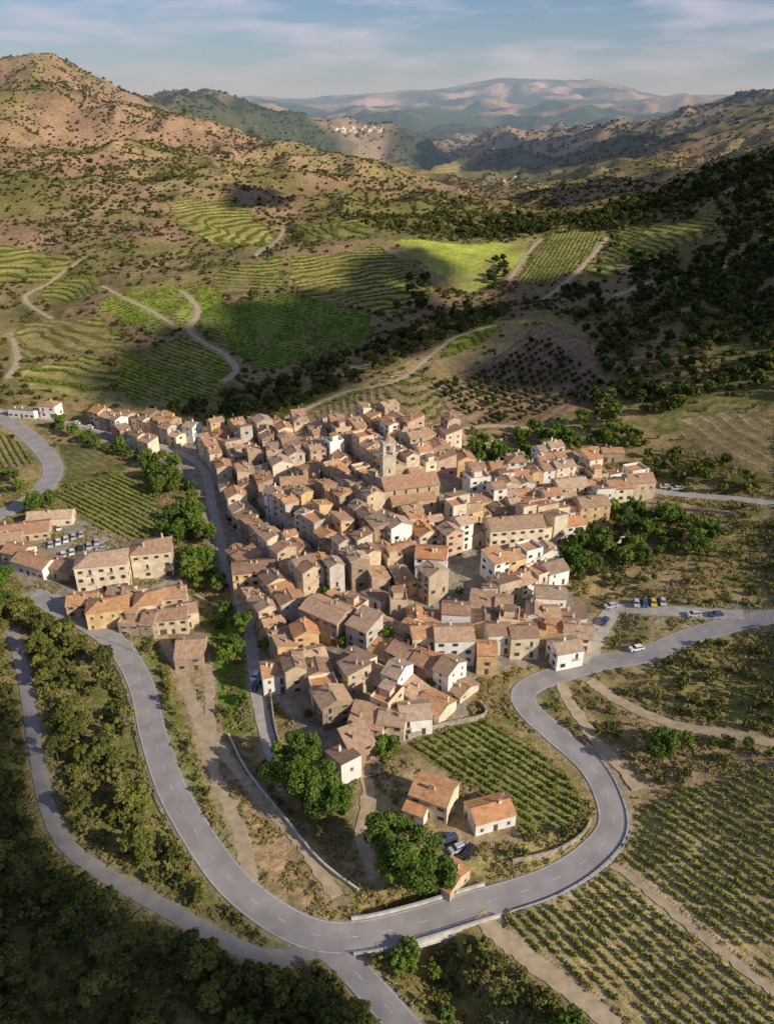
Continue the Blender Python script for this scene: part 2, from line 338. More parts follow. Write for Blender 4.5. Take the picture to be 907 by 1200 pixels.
def leafmat(name,cols):
    m=bpy.data.materials.new(name); t=NT(m); N=t.nodes; Lk=t.links; b=N['Principled BSDF']; b.inputs['Roughness'].default_value=.75; b.inputs['Specular IOR Level'].default_value=.15
    oi=N.new('ShaderNodeObjectInfo'); nz=N.new('ShaderNodeTexNoise'); nz.inputs['Scale'].default_value=.5; nz.inputs['Detail'].default_value=3
    Lk.new(N.new('ShaderNodeNewGeometry').outputs['Position'],nz.inputs['Vector'])
    a=N.new('ShaderNodeMath'); a.operation='MULTIPLY_ADD'; a.inputs[1].default_value=.65; Lk.new(oi.outputs['Random'],a.inputs[0])
    a2=N.new('ShaderNodeMath'); a2.operation='MULTIPLY_ADD'; a2.inputs[1].default_value=1.1; a2.inputs[2].default_value=-.36; Lk.new(nz.outputs['Fac'],a2.inputs[0]); Lk.new(a2.outputs[0],a.inputs[2])
    r=N.new('ShaderNodeValToRGB'); e=r.color_ramp.elements
    while len(e)<len(cols): e.new(.5)
    for i,c in enumerate(cols): e[i].position=i/(len(cols)-1); e[i].color=(*c,1)
    Lk.new(a.outputs[0],r.inputs['Fac']); Lk.new(r.outputs['Color'],b.inputs['Base Color'])
    tr=N.new('ShaderNodeBsdfTranslucent'); mx=N.new('ShaderNodeMixShader'); mx.inputs[0].default_value=.22
    Lk.new(r.outputs['Color'],tr.inputs['Color']); Lk.new(b.outputs[0],mx.inputs[1]); Lk.new(tr.outputs[0],mx.inputs[2]); Lk.new(mx.outputs[0],N['Material Output'].inputs['Surface'])
    return m
LB=leafmat('broadleaf',[(.07,.12,.02),(.13,.20,.03),(.22,.30,.045)])
LP=leafmat('pine_needles',[(.065,.08,.022),(.14,.155,.033),(.28,.26,.05)])
LS=leafmat('scrub_leaves',[(.085,.105,.03),(.16,.17,.04),(.29,.25,.075)])
LH=leafmat('hill_scrub_leaves',[(.075,.085,.03),(.13,.13,.04),(.20,.17,.06)])
LV=leafmat('vine_leaves',[(.17,.22,.03),(.25,.31,.045),(.36,.39,.07)])
LD=leafmat('dry_grass_blades',[(.20,.20,.05),(.38,.31,.12),(.48,.38,.18)])
LDK=leafmat('dark_tree_leaves',[(.035,.055,.015),(.07,.095,.022),(.13,.14,.03)])
BARK=mat('bark',(.12,.09,.06),(.2,.16,.12),2,.95)

tm=bpy.data.materials.new('ground'); t=NT(tm); N=t.nodes; Lk=t.links; b=N['Principled BSDF']; b.inputs['Roughness'].default_value=1; b.inputs['Specular IOR Level'].default_value=.05
def attr(n): a=N.new('ShaderNodeAttribute'); a.attribute_name=n; return a
A1=attr('ca');A2=attr('cb');A3=attr('row');A4=attr('rowm')
pos=N.new('ShaderNodeNewGeometry').outputs['Position']
def nse(sc,det,ro=.6):
    q=N.new('ShaderNodeTexNoise'); q.inputs['Scale'].default_value=sc; q.inputs['Detail'].default_value=det; q.inputs['Roughness'].default_value=ro; Lk.new(pos,q.inputs['Vector']); return q
def mth(op,a,b_=None,c_=None):
    q=N.new('ShaderNodeMath'); q.operation=op
    for i,x in enumerate((a,b_,c_)):
        if x is None: continue
        if isinstance(x,(int,float)): q.inputs[i].default_value=x
        else: Lk.new(x,q.inputs[i])
    return q.outputs[0]
def mrg(x,a,b_,c_,d):
    q=N.new('ShaderNodeMapRange'); Lk.new(x,q.inputs[0])
    for i,v in enumerate((a,b_,c_,d)): q.inputs[i+1].default_value=v
    return q.outputs[0]
nA=nse(.35,7,.75); nB=nse(.03,6,.7); nC=nse(2.5,3)
w_=mth('SINE',mth('MULTIPLY_ADD',A3.outputs['Fac'],6.2832,mth('MULTIPLY',nA.outputs['Fac'],2.0)))
st=mth('MULTIPLY',mth('MULTIPLY',mrg(w_,-.3,.5,0,1),mrg(nB.outputs['Fac'],.35,.55,.35,1)),A4.outputs['Fac'])
mx=N.new('ShaderNodeMix'); mx.data_type='RGBA'; Lk.new(st,mx.inputs[0]); Lk.new(A1.outputs['Color'],mx.inputs[6]); Lk.new(A2.outputs['Color'],mx.inputs[7])
va=mth('MULTIPLY',mrg(nA.outputs['Fac'],.3,.7,.5,1.5),mth('MULTIPLY',mrg(nB.outputs['Fac'],.3,.7,.72,1.28),mrg(nC.outputs['Fac'],.3,.7,.75,1.25)))
vm=N.new('ShaderNodeVectorMath'); vm.operation='SCALE'; Lk.new(mx.outputs[2],vm.inputs[0]); Lk.new(va,vm.inputs['Scale']); Lk.new(vm.outputs[0],b.inputs['Base Color'])
bp=N.new('ShaderNodeBump'); bp.inputs['Strength'].default_value=.7; bp.inputs['Distance'].default_value=1.2
Lk.new(mth('ADD',nA.outputs['Fac'],mth('MULTIPLY',st,.3)),bp.inputs['Height']); Lk.new(bp.outputs[0],b.inputs['Normal'])
me=bpy.data.meshes.new('terrain'); nv=NS*NY
me.vertices.add(nv); me.vertices.foreach_set('co',np.stack([XG,YG,Z],-1).astype(np.float32).ravel())
idx=np.arange(nv).reshape(NY,NS); q=np.stack([idx[:-1,:-1],idx[:-1,1:],idx[1:,1:],idx[1:,:-1]],-1).reshape(-1,4)
me.loops.add(q.size); me.loops.foreach_set('vertex_index',q.ravel().astype(np.int32))
me.polygons.add(len(q)); me.polygons.foreach_set('loop_start',(np.arange(len(q))*4).astype(np.int32))
try: me.polygons.foreach_set('loop_total',np.full(len(q),4,np.int32))
except Exception: pass
me.polygons.foreach_set('use_smooth',np.ones(len(q),bool))
for nme,arr in(('ca',colA),('cb',colB)):
    a=me.attributes.new(nme,'FLOAT_COLOR','POINT'); a.data.foreach_set('color',np.concatenate([arr,np.ones(Z.shape+(1,))],-1).astype(np.float32).ravel())
for nme,arr in(('row',row),('rowm',rowm)):
    a=me.attributes.new(nme,'FLOAT','POINT'); a.data.foreach_set('value',arr.astype(np.float32).ravel())
me.update(calc_edges=True); me.validate(); me.materials.append(tm)
ter=bpy.data.objects.new('terrain',me); COL.objects.link(ter)

# ---------------------------------------------------------------- mesh builder
class MB:
    def __init__(s): s.v=[];s.f=[];s.m=[];s.mats=[]
    def mi(s,m):
        if m not in s.mats: s.mats.append(m)
        return s.mats.index(m)
    def poly(s,pts,m):
        b=len(s.v); s.v+= [tuple(p) for p in pts]; s.f.append(tuple(range(b,b+len(pts)))); s.m.append(s.mi(m))
    def box(s,x0,x1,y0,y1,z0,z1,m,bottom=True):
        b=len(s.v); s.v+=[(x0,y0,z0),(x1,y0,z0),(x1,y1,z0),(x0,y1,z0),(x0,y0,z1),(x1,y0,z1),(x1,y1,z1),(x0,y1,z1)]
        fs=[(4,5,6,7),(0,1,5,4),(1,2,6,5),(2,3,7,6),(3,0,4,7)]+([(3,2,1,0)] if bottom else [])
        for f in fs: s.f.append(tuple(b+i for i in f)); s.m.append(s.mi(m))
    def prism(s,poly,th,m):
        b=len(s.v); n=len(poly); s.v+=[tuple(p) for p in poly]+[(p[0],p[1],p[2]-th) for p in poly]
        s.f.append(tuple(b+i for i in range(n))); s.f.append(tuple(b+n+i for i in reversed(range(n))))
        for i in range(n): s.f.append((b+i,b+n+i,b+n+(i+1)%n,b+(i+1)%n))
        s.m+=[s.mi(m)]*(n+2)
    def cyl(s,p0,p1,r0,r1,n,m,cap=True):
        p0=Vector(p0);p1=Vector(p1); d=(p1-p0).normalized(); a=d.orthogonal().normalized(); c=d.cross(a); b=len(s.v)
        for p,r in((p0,r0),(p1,r1)):
            for i in range(n):
                an=2*math.pi*i/n; s.v.append(tuple(p+(a*math.cos(an)+c*math.sin(an))*r))
        for i in range(n): s.f.append((b+i,b+(i+1)%n,b+n+(i+1)%n,b+n+i)); s.m.append(s.mi(m))
        if cap: s.f.append(tuple(b+n+i for i in range(n))); s.m.append(s.mi(m)); s.f.append(tuple(b+i for i in reversed(range(n)))); s.m.append(s.mi(m))
    def mesh(s,name):
        me=bpy.data.meshes.new(name); me.from_pydata(s.v,[],s.f)
        for m in s.mats: me.materials.append(m)
        me.polygons.foreach_set('material_index',s.m); me.update(); return me
    def obj(s,name,loc=(0,0,0),rz=0,parent=None):
        o=bpy.data.objects.new(name,s.mesh(name)); o.location=loc; o.rotation_euler=(0,0,rz); COL.objects.link(o)
        if parent: o.parent=parent
        return o
# ---------------------------------------------------------------- road meshes
def frames(L):
    T=np.gradient(L[:,:2],axis=0); T/=np.linalg.norm(T,axis=1)[:,None]+1e-9
    return np.c_[-T[:,1],T[:,0]]
def strip(mb,L,Nn,a,b,dz,m,i0=0,i1=None):
    i1=i1 or len(L); n=i1-i0
    if n<2: return
    bb=len(mb.v)
    for i in range(i0,i1):
        mb.v.append((L[i,0]+Nn[i,0]*a,L[i,1]+Nn[i,1]*a,L[i,2]+dz)); mb.v.append((L[i,0]+Nn[i,0]*b,L[i,1]+Nn[i,1]*b,L[i,2]+dz))
    for i in range(n-1): mb.f.append((bb+2*i,bb+2*i+1,bb+2*i+3,bb+2*i+2)); mb.m.append(mb.mi(m))
def wallstrip(mb,L,Nn,a,b,z0,z1,m,i0=0,i1=None,ragged=0):
    i1=i1 or len(L); n=i1-i0; bb=len(mb.v)
    for i in range(i0,i1):
        ra=random.gauss(0,ragged) if ragged else 0; rb=random.gauss(0,ragged) if ragged else 0
        for o,z in((a+ra,z0),(a+ra,z1),(b+rb,z1),(b+rb,z0)): mb.v.append((L[i,0]+Nn[i,0]*o,L[i,1]+Nn[i,1]*o,L[i,2]+z))
    for i in range(n-1):
        for k in range(4):
            k2=(k+1)%4; mb.f.append((bb+4*i+k,bb+4*i+k2,bb+4*i+4+k2,bb+4*i+4+k)); mb.m.append(mb.mi(m))
    mb.f.append((bb,bb+1,bb+2,bb+3)); mb.m.append(mb.mi(m)); e=bb+4*(n-1); mb.f.append((e+3,e+2,e+1,e)); mb.m.append(mb.mi(m))
for k,r in enumerate(RD):
    L=r['L']; Nn=frames(L); hw=r['w']/2; mb=MB(); o=.0+.012*(len(RD)-k)/len(RD)
    wallstrip(mb,L,Nn,-hw,hw,-.7,o,MT[r['m']],ragged=.2 if r['m']=='dirt' else (.05 if not r['k'] else 0)); ro=mb.obj(r['n'])
    if r['k']:
        mk=MB(); s0=9 if r['n']=='side_road' else 0
        for e in(-hw+.3,hw-.3): strip(mk,L,Nn,e-.05,e+.05,o+.012,MT['paint'],s0)
        stp=np.hypot(*(L[1,:2]-L[0,:2])); per=max(4,int(8/stp)); on=max(2,int(3/stp)+1)
        for i in range(s0,len(L)-on,per): strip(mk,L,Nn,-.05,.05,o+.012,MT['paint'],i,i+on)
        mo=mk.obj('road_marking',parent=ro)
L=RD[0]['L']; Nn=frames(L); mb=MB()
wallstrip(mb,L,Nn,-4.1,4.1,-1.3,-.72,MT['parapet'],ib0-2,ib1+3)
for sg in(-1,1):
    a,b_=sorted((sg*3.45,sg*3.8)); wallstrip(mb,L,Nn,a,b_,-.719,.55,MT['parapet'],ib0-2,ib1+3)
    a,b_=sorted((sg*3.58,sg*3.66))
    for zz in(.75,1.0): wallstrip(mb,L,Nn,a,b_,zz-.04,zz+.04,MT['metal'],ib0-2,ib1+3)
    for i in range(ib0-2,ib1+3,2):
        p=L[i]; x=p[0]+Nn[i,0]*sg*3.62; y=p[1]+Nn[i,1]*sg*3.62; mb.box(x-.05,x+.05,y-.05,y+.05,p[2]+.55,p[2]+1.05,MT['metal'])
for f in(.04,.35,.65,.96):
    i=int(ib0+(ib1-ib0)*f); wallstrip(mb,L,Nn,-3.9,3.9,-8,-1.301,MT['parapet'],i,i+2)
mb.obj('road_bridge')
def rail(L,i0,i1,off,name='guard_rail'):
    mb=MB(); Nn=frames(L); a,b_=sorted((off,off+.06)); wallstrip(mb,L,Nn,a,b_,.5,.8,MT['metal'],i0,i1)
    for i in range(i0,i1,3):
        x=L[i,0]+Nn[i,0]*off; y=L[i,1]+Nn[i,1]*off; mb.box(x-.06,x+.06,y-.06,y+.06,L[i,2]-.4,L[i,2]+.6,MT['metal'])
    mb.obj(name)
rail(L,ib1+4,min(ib1+60,len(L)-2),-3.7); rail(L,25,min(120,ib0-20),-3.7)
def wall(px,h,t=.4,m='stone',name='stone_wall'):
    l=smooth_line(GP(px),1.5); z=hgt(l[:,0],l[:,1]); l=np.c_[l,z]; mb=MB(); wallstrip(mb,l,frames(l),-t/2,t/2,-1.2,h,MT[m]); mb.obj(name)
wall([(268,862),(290,905),(330,955),(375,1010),(420,1045)],.9,m='parapet')
wall([(478,866),(520,852),(568,840),(562,825)],1.4)
wall([(600,1012),(650,1000),(682,980),(692,962)],1.2,m='stone',name='retaining_wall')
wall([(316,800),(322,850),(330,880)],1.5); wall([(230,700),(262,712),(290,708)],1.2,m='parapet')
wall([(560,705),(600,718),(640,722)],1.8,m='parapet'); wall([(548,525),(600,515),(640,520)],1.5)
wall([(770,596),(820,600),(860,604)],1.2); wall([(700,640),(732,634),(734,622)],2.2,m='parapet',name='retaining_wall')

# ---------------------------------------------------------------- houses
OCC=[]
def windows(mb,face,half_len,off,h,st,skip_door,shut,rng,dens=1):
    def B(a0,a1,p0,p1,z0,z1,m):
        if face==0: mb.box(a0,a1,-off-p1,-off-p0,z0,z1,m)
        elif face==1: mb.box(a0,a1,off+p0,off+p1,z0,z1,m)
        elif face==2: mb.box(-off-p1,-off-p0,a0,a1,z0,z1,m)
        else: mb.box(off+p0,off+p1,a0,a1,z0,z1,m)
    n=max(1,int((2*half_len-.8)/2.6)); sh=h/st
    for k in range(st):
        for i in range(n):
            if rng.random()>.8*dens: continue
            c=-half_len+(i+.5)*2*half_len/n+rng.uniform(-.15,.15); z0=k*sh+.9; ww=.36; hh=min(1.15,sh-1.2)
            if k==0:
                if i==n//2 and not skip_door:
                    B(c-.5,c+.5,.002,.03,0,2.05,MT['door']); B(c-.65,c+.65,.002,.1,2.06,2.2,MT['trim']); continue
                if rng.random()<.15: B(c-1.0,c+1.0,.002,.03,0,2.15,MT['shutb']); continue
            if k==st-1: hh*=.8
            if k and rng.random()<.12:
                B(c-.4,c+.4,.002,.03,k*sh+.2,k*sh+2.0,MT['glass']); B(c-.8,c+.8,.002,.6,k*sh+.05,k*sh+.18,MT['trim'])
                B(c-.8,c+.8,.53,.57,k*sh+.9,k*sh+.95,MT['metal'])
                for q in range(5): B(c-.79+q*.385,c-.76+q*.385,.54,.56,k*sh+.18,k*sh+.9,MT['metal'])
                continue
            B(c-ww,c+ww,.002,.02,z0,z0+hh,MT['glass']); B(c-ww-.1,c+ww+.1,.002,.1,z0-.1,z0-.003,MT['trim']); B(c-ww-.08,c+ww+.08,.002,.05,z0+hh+.003,z0+hh+.12,MT['trim'])
            if shut:
                B(c-ww-.38,c-ww-.003,.002,.05,z0,z0+hh,shut); B(c+ww+.003,c+ww+.38,.002,.05,z0,z0+hh,shut)
            else:
                B(c-.03,c+.03,.021,.04,z0,z0+hh,MT['trim'])
def house(x,y,w,d,h,ang,wk,roof='gable',rm=None,name='stone_house',st=None,z=None,dens=1,reg=True):
    rng=random.Random(int(x*131+y*77)); rm=rm or ROOF; wm=WM[wk]; mb=MB(); w-=.07; d-=.07; hx,hy=w/2,d/2
    ca,sa=math.cos(ang),math.sin(ang)
    cr=[(x+a*ca-b*sa,y+a*sa+b*ca) for a in(-hx,hx) for b in(-hy,hy)]
    zz=hgt(np.array([c[0] for c in cr]),np.array([c[1] for c in cr]))
    if z is None: z=float(zz.mean())
    st=st or max(1,round(h/2.9)); h0=-3.5
    mb.box(-hx,hx,-hy,hy,h0,h,wm)
    ov=.28+rng.random()*.2; pt=.24+rng.random()*.1
    if roof=='gable':
        rh=hy*pt*1.35; e=ov/hy*rh
        for sx in(-1,1): mb.poly([(sx*hx,-hy,h+.002),(sx*hx,hy,h+.002),(sx*hx,0,h+rh)],wm)
        o2=.12
        for sy in(-1,1):
            mb.prism([(-hx-o2,0,h+rh+.2),(hx+o2,0,h+rh+.2),(hx+o2,sy*(hy+ov),h-e+.2),(-hx-o2,sy*(hy+ov),h-e+.2)],.19,rm)
        mb.cyl((-hx-o2,0,h+rh+.2),(hx+o2,0,h+rh+.2),.14,.14,6,rm)
    elif roof=='hip':
        rh=hy*.42; a=hx+ov;b=hy+ov; r=max(hx-hy,.3); zt=h+rh+.2; ze=h-.05
        mb.prism([(-r,0,zt),(r,0,zt),(a,-b,ze),(-a,-b,ze)],.12,rm); mb.prism([(r,0,zt),(-r,0,zt),(-a,b,ze),(a,b,ze)],.12,rm)
        mb.prism([(r,0,zt),(a,b,ze),(a,-b,ze)],.12,rm); mb.prism([(-r,0,zt),(-a,-b,ze),(-a,b,ze)],.12,rm)
    elif roof=='shed':
        rh=d*.24; sg=rng.choice((-1,1))
        for sx in(-1,1): mb.poly([(sx*hx,-sg*hy,h+.002),(sx*hx,sg*hy,h+.002),(sx*hx,sg*hy,h+rh)],wm)
        mb.poly([(-hx,sg*hy,h+.002),(hx,sg*hy,h+.002),(hx,sg*hy,h+rh),(-hx,sg*hy,h+rh)],wm)
        mb.prism([(-hx-.1,-sg*(hy+ov),h+.02),(hx+.1,-sg*(hy+ov),h+.02),(hx+.1,sg*(hy+.2),h+rh+.25),(-hx-.1,sg*(hy+.2),h+rh+.25)],.18,rm)
    else:
        mb.poly([(-hx+.2,-hy+.2,h+.02),(hx-.2,-hy+.2,h+.02),(hx-.2,hy-.2,h+.02),(-hx+.2,hy-.2,h+.02)],ROOFO)
        for s_ in(-1,1):
            a,b=sorted((s_*hy,s_*(hy-.2))); mb.box(-hx,hx,a,b,h+.001,h+.9,wm)
            a,b=sorted((s_*hx,s_*(hx-.2))); mb.box(a,b,-hy+.2,hy-.2,h+.001,h+.9,wm)
        if rng.random()<.6: mb.box(-1.5,1.5,-1.2,1.2,h+.021,h+2.4,wm); mb.prism([(-1.8,-1.5,h+2.5),(1.8,-1.5,h+2.5),(1.8,1.5,h+2.8),(-1.8,1.5,h+2.8)],.15,rm)
    shut=rng.choice([None,None,MT['shutb'],MT['shutg'],MT['shutb']])
    if dens>0:
        for f,(hl,of) in enumerate(((hx,hy),(hx,hy),(hy,hx),(hy,hx))): windows(mb,f,hl,of,h,st,f not in(0,2),shut,rng,dens*(1 if f<2 else .7))
    for _ in range(rng.randint(1,2) if roof!='flat' else 0):
        cx=rng.uniform(-hx*.7,hx*.7); cy_=rng.uniform(-hy*.5,hy*.5); zt=h+hy*.4+.8
        mb.box(cx-.28,cx+.28,cy_-.22,cy_+.22,h-.3,zt,wm); mb.box(cx-.36,cx+.36,cy_-.3,cy_+.3,zt+.2,zt+.28,rm)
        for s_ in(-1,1): mb.box(cx+s_*.2-.06,cx+s_*.2+.06,cy_-.18,cy_+.18,zt+.001,zt+.199,wm)
    if rng.random()<.35 and roof!='flat':
        cx=rng.uniform(-hx*.7,hx*.7); mb.cyl((cx,0,h),(cx,0,h+hy*.4+2.6),.03,.03,4,MT['metal'])
        for q in range(4): mb.box(cx-.45,cx+.45,-.02,.02,h+hy*.4+1.8+q*.2,h+hy*.4+1.83+q*.2,MT['metal'])
    o=mb.obj(name,(x,y,z),ang)
    if reg: OCC.append((x,y,max(w,d)*.5))
    return o
def hp(u,v,w,d,h,angd,wk,roof='gable',rm=None,name='stone_house',st=None,dens=1):
    g=G(u,v); return house(g[0],g[1],w,d,h,math.radians(angd),wk,roof,rm,name,st,dens=dens)
hp(508,945,9,7.5,5.5,-25,'cream','gable',ROOFO,'farmhouse',2); hp(490,953,5,6,3.2,-25,'white','shed',ROOFO,'farmhouse',1)
hp(573,960,9.5,6.5,3.4,18,'white','gable',ROOFO,'farmhouse',1); hp(527,1035,5,7,2.8,-40,'sand','gable',ROOFO,'farm_shed',1)
hp(125,683,16,10,9.5,12,'cream','hip',None,'apartment_building',3); hp(182,668,13,10,9.5,12,'cream','hip',None,'apartment_building',3)
hp(130,727,12,8,6.5,14,'ochre','hip',ROOFO,'villa',2); hp(178,722,8,8,7,10,'cream','hip',ROOFO,'villa',2); hp(205,735,9,7,5.5,10,'cream','gable',None,'stone_house',2)
hp(226,772,8,11,4.5,5,'stonew','gable',None,'stone_house',2); hp(100,715,9,7,4.5,12,'sand','gable',ROOFO,'stone_house',2)
hp(208,712,7,7,6,10,'sand'); hp(222,730,6,6,5.5,20,'cream'); hp(160,712,7,6,5,10,'white')
hp(45,668,14,8,4,-25,'white','gable',None,'warehouse',1); hp(75,672,11,7,3.8,-25,'sand','gable',None,'warehouse',1); hp(25,655,9,7,4,-20,'cream')
hp(30,628,18,9,3.2,15,'sand','gable',None,'warehouse',1); hp(62,612,16,7,3.2,8,'cream','gable',None,'warehouse',1); hp(15,640,8,7,4,15,'pink')
hp(62,487,8,7,6,-10,'white','hip',None,'villa',2); hp(30,488,14,5,3,-12,'white','shed',None,'warehouse',1)
hp(642,716,9,7,7,-5,'white','gable',None,'villa',2); hp(572,710,4.5,4,6.5,0,'white','shed',None,'stone_house',2)
hp(322,805,6.5,7,6,15,'white','gable',ROOFO); hp(530,768,11,8,8,3,'white','gable',None,'stone_house',3); hp(495,762,7,7,7,8,'cream','gable',ROOFO,'stone_house',2)
hp(600,640,19,9,9,10,'cream','gable',None,'apartment_building',3); hp(660,775,8,7,5.5,15,'white'); hp(610,762,8,7,7,5,'cream'); hp(582,758,7,7,6.5,5,'white')
hp(505,672,10,8,8,-8,'white','gable',ROOFO,'stone_house',3); hp(690,610,11,8,8,10,'ochre','gable',None,'stone_house',3); hp(745,580,10,8,7,8,'sand'); hp(720,590,9,8,8,8,'cream')
hp(665,588,12,8,8,12,'ochre'); hp(432,857,9,7,4.5,-15,'cream','shed'); hp(485,850,8,7,5,8,'white'); hp(460,858,7,6,5,-12,'cream')
hp(715,538,9,6,4,0,'stonew'); hp(695,540,7,6,3,0,'white','flat'); hp(403,905,5.5,7,5,35,'white','shed')
hp(385,740,14,9,8,-35,'stonew','gable',None,'stone_house',3,.7); hp(300,690,14,8,8,12,'ochre','gable',None,'stone_house',3); hp(345,585,10,8,8,10,'cream')
# church
g=G(478,592); mb=MB(); wm=WM['sand']; cr=WM['cream']
mb.box(-10,10,-5,5,-4,9.5,wm)
for sy in(-1,1):
    mb.prism([(-10.2,0,12.4),(10.2,0,12.4),(10.2,sy*5.6,9.6),(-10.2,sy*5.6,9.6)],.25,ROOF)
for sx in(-1,1): mb.poly([(sx*10,-5,9.502),(sx*10,5,9.502),(sx*10,0,12.1)],wm)
mb.box(-8,8,-8,-5.001,-4,5.5,wm); mb.prism([(-8.2,-8.3,5.6),(8.2,-8.3,5.6),(8.2,-5.001,7),(-8.2,-5.001,7)],.2,ROOF)
for i in range(4): mb.box(-6.8+i*4.2,-6.1+i*4.2,-5.02,-4.9,7.2,8.8,MT['glass']); mb.box(-6.8+i*4.2,-6.1+i*4.2,-8.02,-7.9,2.5,4.3,MT['glass'])
tx=-5.5;ty=7.5; hwid=2.4
mb.box(tx-hwid,tx+hwid,ty-hwid,ty+hwid,-4,17.5,cr); mb.box(tx-hwid-.25,tx+hwid+.25,ty-hwid-.25,ty+hwid+.25,17.501,17.9,MT['trim'])
for sx in(-1,1):
    for sy in(-1,1): mb.box(tx+sx*1.75-.5,tx+sx*1.75+.5,ty+sy*1.75-.5,ty+sy*1.75+.5,17.901,21.5,cr)
mb.box(tx-2.25,tx+2.25,ty-2.25,ty+2.25,21.501,22.6,cr); mb.box(tx-2.5,tx+2.5,ty-2.5,ty+2.5,22.601,22.9,MT['trim'])
mb.cyl((tx,ty,18.9),(tx,ty,20.3),.65,.3,10,MT['metal'])
for i in range(8):
    a0=math.pi/4*i; a1_=a0+math.pi/4; mb.poly([(tx+1.8*math.cos(a0),ty+1.8*math.sin(a0),22.9),(tx+1.8*math.cos(a1_),ty+1.8*math.sin(a1_),22.9),(tx,ty,26)],ROOF)
for zz in(6,11): mb.box(tx-.3,tx+.3,ty-hwid-.02,ty-hwid+.1,zz,zz+1.6,MT['glass'])
mb.obj('church',(g[0],g[1],g[2]),math.radians(15)); OCC.append((g[0],g[1],9))

vilroad=[r['L'] for r in RD if r['n'] in('village_street','village_access_road','main_road','hill_road','back_road')]
def free(x,y,r):
    for a,b,c in OCC:
        if (a-x)**2+(b-y)**2<(c*.85+r)**2: return False
    for L in vilroad:
        if np.min((L[:,0]-x)**2+(L[:,1]-y)**2)<(r+1.2)**2: return False
    return True
def fill(px,dp,pal,hs=(2,4),dens=.97,street=2.0,wr=(4.0,8.5),dr=(5.5,8)):
    poly=GP(px)[:,:2]; a=G(*dp[0])[:2]; b=G(*dp[1])[:2]; T=(b-a)/np.linalg.norm(b-a); Nm=np.array([-T[1],T[0]])
    U=poly@T; V=poly@Nm; v=V.min()-1; rowi=0; base=[]
    a0=math.atan2(T[1],T[0])
    while v<V.max():
        rd=random.uniform(*dr); u=U.min()+random.uniform(-4,0)
        while u<U.max():
            w=random.uniform(*wr); bend=2.5*math.sin((u+w/2)/17+rowi*.4); da=2.5/17*math.cos((u+w/2)/17+rowi*.4)
            c=T*(u+w/2)+Nm*(v+rd/2+bend)
            if inpoly(np.array([c[0]]),np.array([c[1]]),poly)[0] and random.random()<dens and free(c[0],c[1],min(w,rd)*.36):
                st=random.randint(*hs); h=st*2.4+random.uniform(-.9,.9)
                rf=random.choices(['gable','shed','hip','flat'],[.62,.27,.02,.09])[0]
                sw=random.random()<.25
                aa=a0+da+random.uniform(-.07,.07); dd=rd+random.uniform(-.8,.3)
                base.append((c[0],c[1],w if not sw else dd,dd if not sw else w,h,aa+(math.pi/2 if sw else 0),random.choice(pal),rf,st))
            u+=w+(1.5 if random.random()<.1 else 0)
        v+=rd+(street if rowi%2 else .0); rowi+=1
    for x,y,w,d,h,an,wk,rf,st in base: house(x,y,w,d,h,an,wk,rf,ROOFO if random.random()<.2 else None,'stone_house',st)
warm=['cream','sand','stonew','ochre','grey','brown','pink','white','sand','cream','stonew']; brite=['white','white','cream','white','sand','white','cream','ochre']
fill([(110,490),(172,496),(242,518),(250,552),(200,540),(110,508)],((120,497),(230,532)),warm,(2,3),.97)
fill([(240,518),(300,508),(400,502),(478,498),(548,520),(545,560),(440,582),(300,592),(238,592)],((260,520),(300,590)),warm,(2,4))
fill([(243,592),(300,592),(322,640),(345,700),(400,770),(428,820),(426,895),(398,892),(375,850),(325,790),(300,742),(285,700),(262,650)],((258,640),(395,870)),warm,(2,3),.97)
fill([(300,592),(440,582),(525,640),(535,705),(440,692),(345,700),(322,640)],((330,600),(420,690)),warm,(2,4))
fill([(345,700),(440,692),(475,745),(545,795),(550,832),(470,862),(432,830),(428,815)],((350,700),(520,800)),warm+brite,(1,3))
fill([(545,560),(640,545),(766,560),(766,592),(705,602),(652,640),(600,650),(525,640)],((560,600),(740,570)),brite,(2,4),.95)
fill([(535,640),(652,640),(655,690),(600,700),(535,700)],((560,680),(640,665)),brite,(2,3),.6)
fill([(440,692),(535,700),(600,730),(660,725),(692,728),(680,772),(600,778),(545,795),(475,745)],((450,740),(660,745)),brite,(2,3),.95)
fill([(100,695),(240,705),(244,740),(215,752),(140,738)],((110,720),(230,730)),warm,(2,2),.8)
print('HOUSES',len(OCC))
rg=random.Random(5)
for (u0,u1,v0,v1,nn,c_) in [(390,447,150,155,40,'white'),(590,612,208,214,5,'cream')]:
    for _ in range(nn):
        g=G(rg.uniform(u0,u1),rg.uniform(v0,v1))
        if g[1]>9000: continue
        k=.8 if g[1]>2500 else .4
        house(g[0],g[1],rg.uniform(10,20)*k,rg.uniform(9,13)*k,rg.uniform(5,9)*k,rg.uniform(-.5,.5),c_ if rg.random()<.6 else 'sand','gable',None,'distant_house',2,dens=.0,reg=False)
g=G(603,693); mb=MB(); mb.box(-5,5,-2.6,2.6,-.8,.25,MT['parapet']); mb.box(-4.5,4.5,-2.1,2.1,.251,.27,MT['water']); mb.obj('swimming_pool',tuple(g),.1)

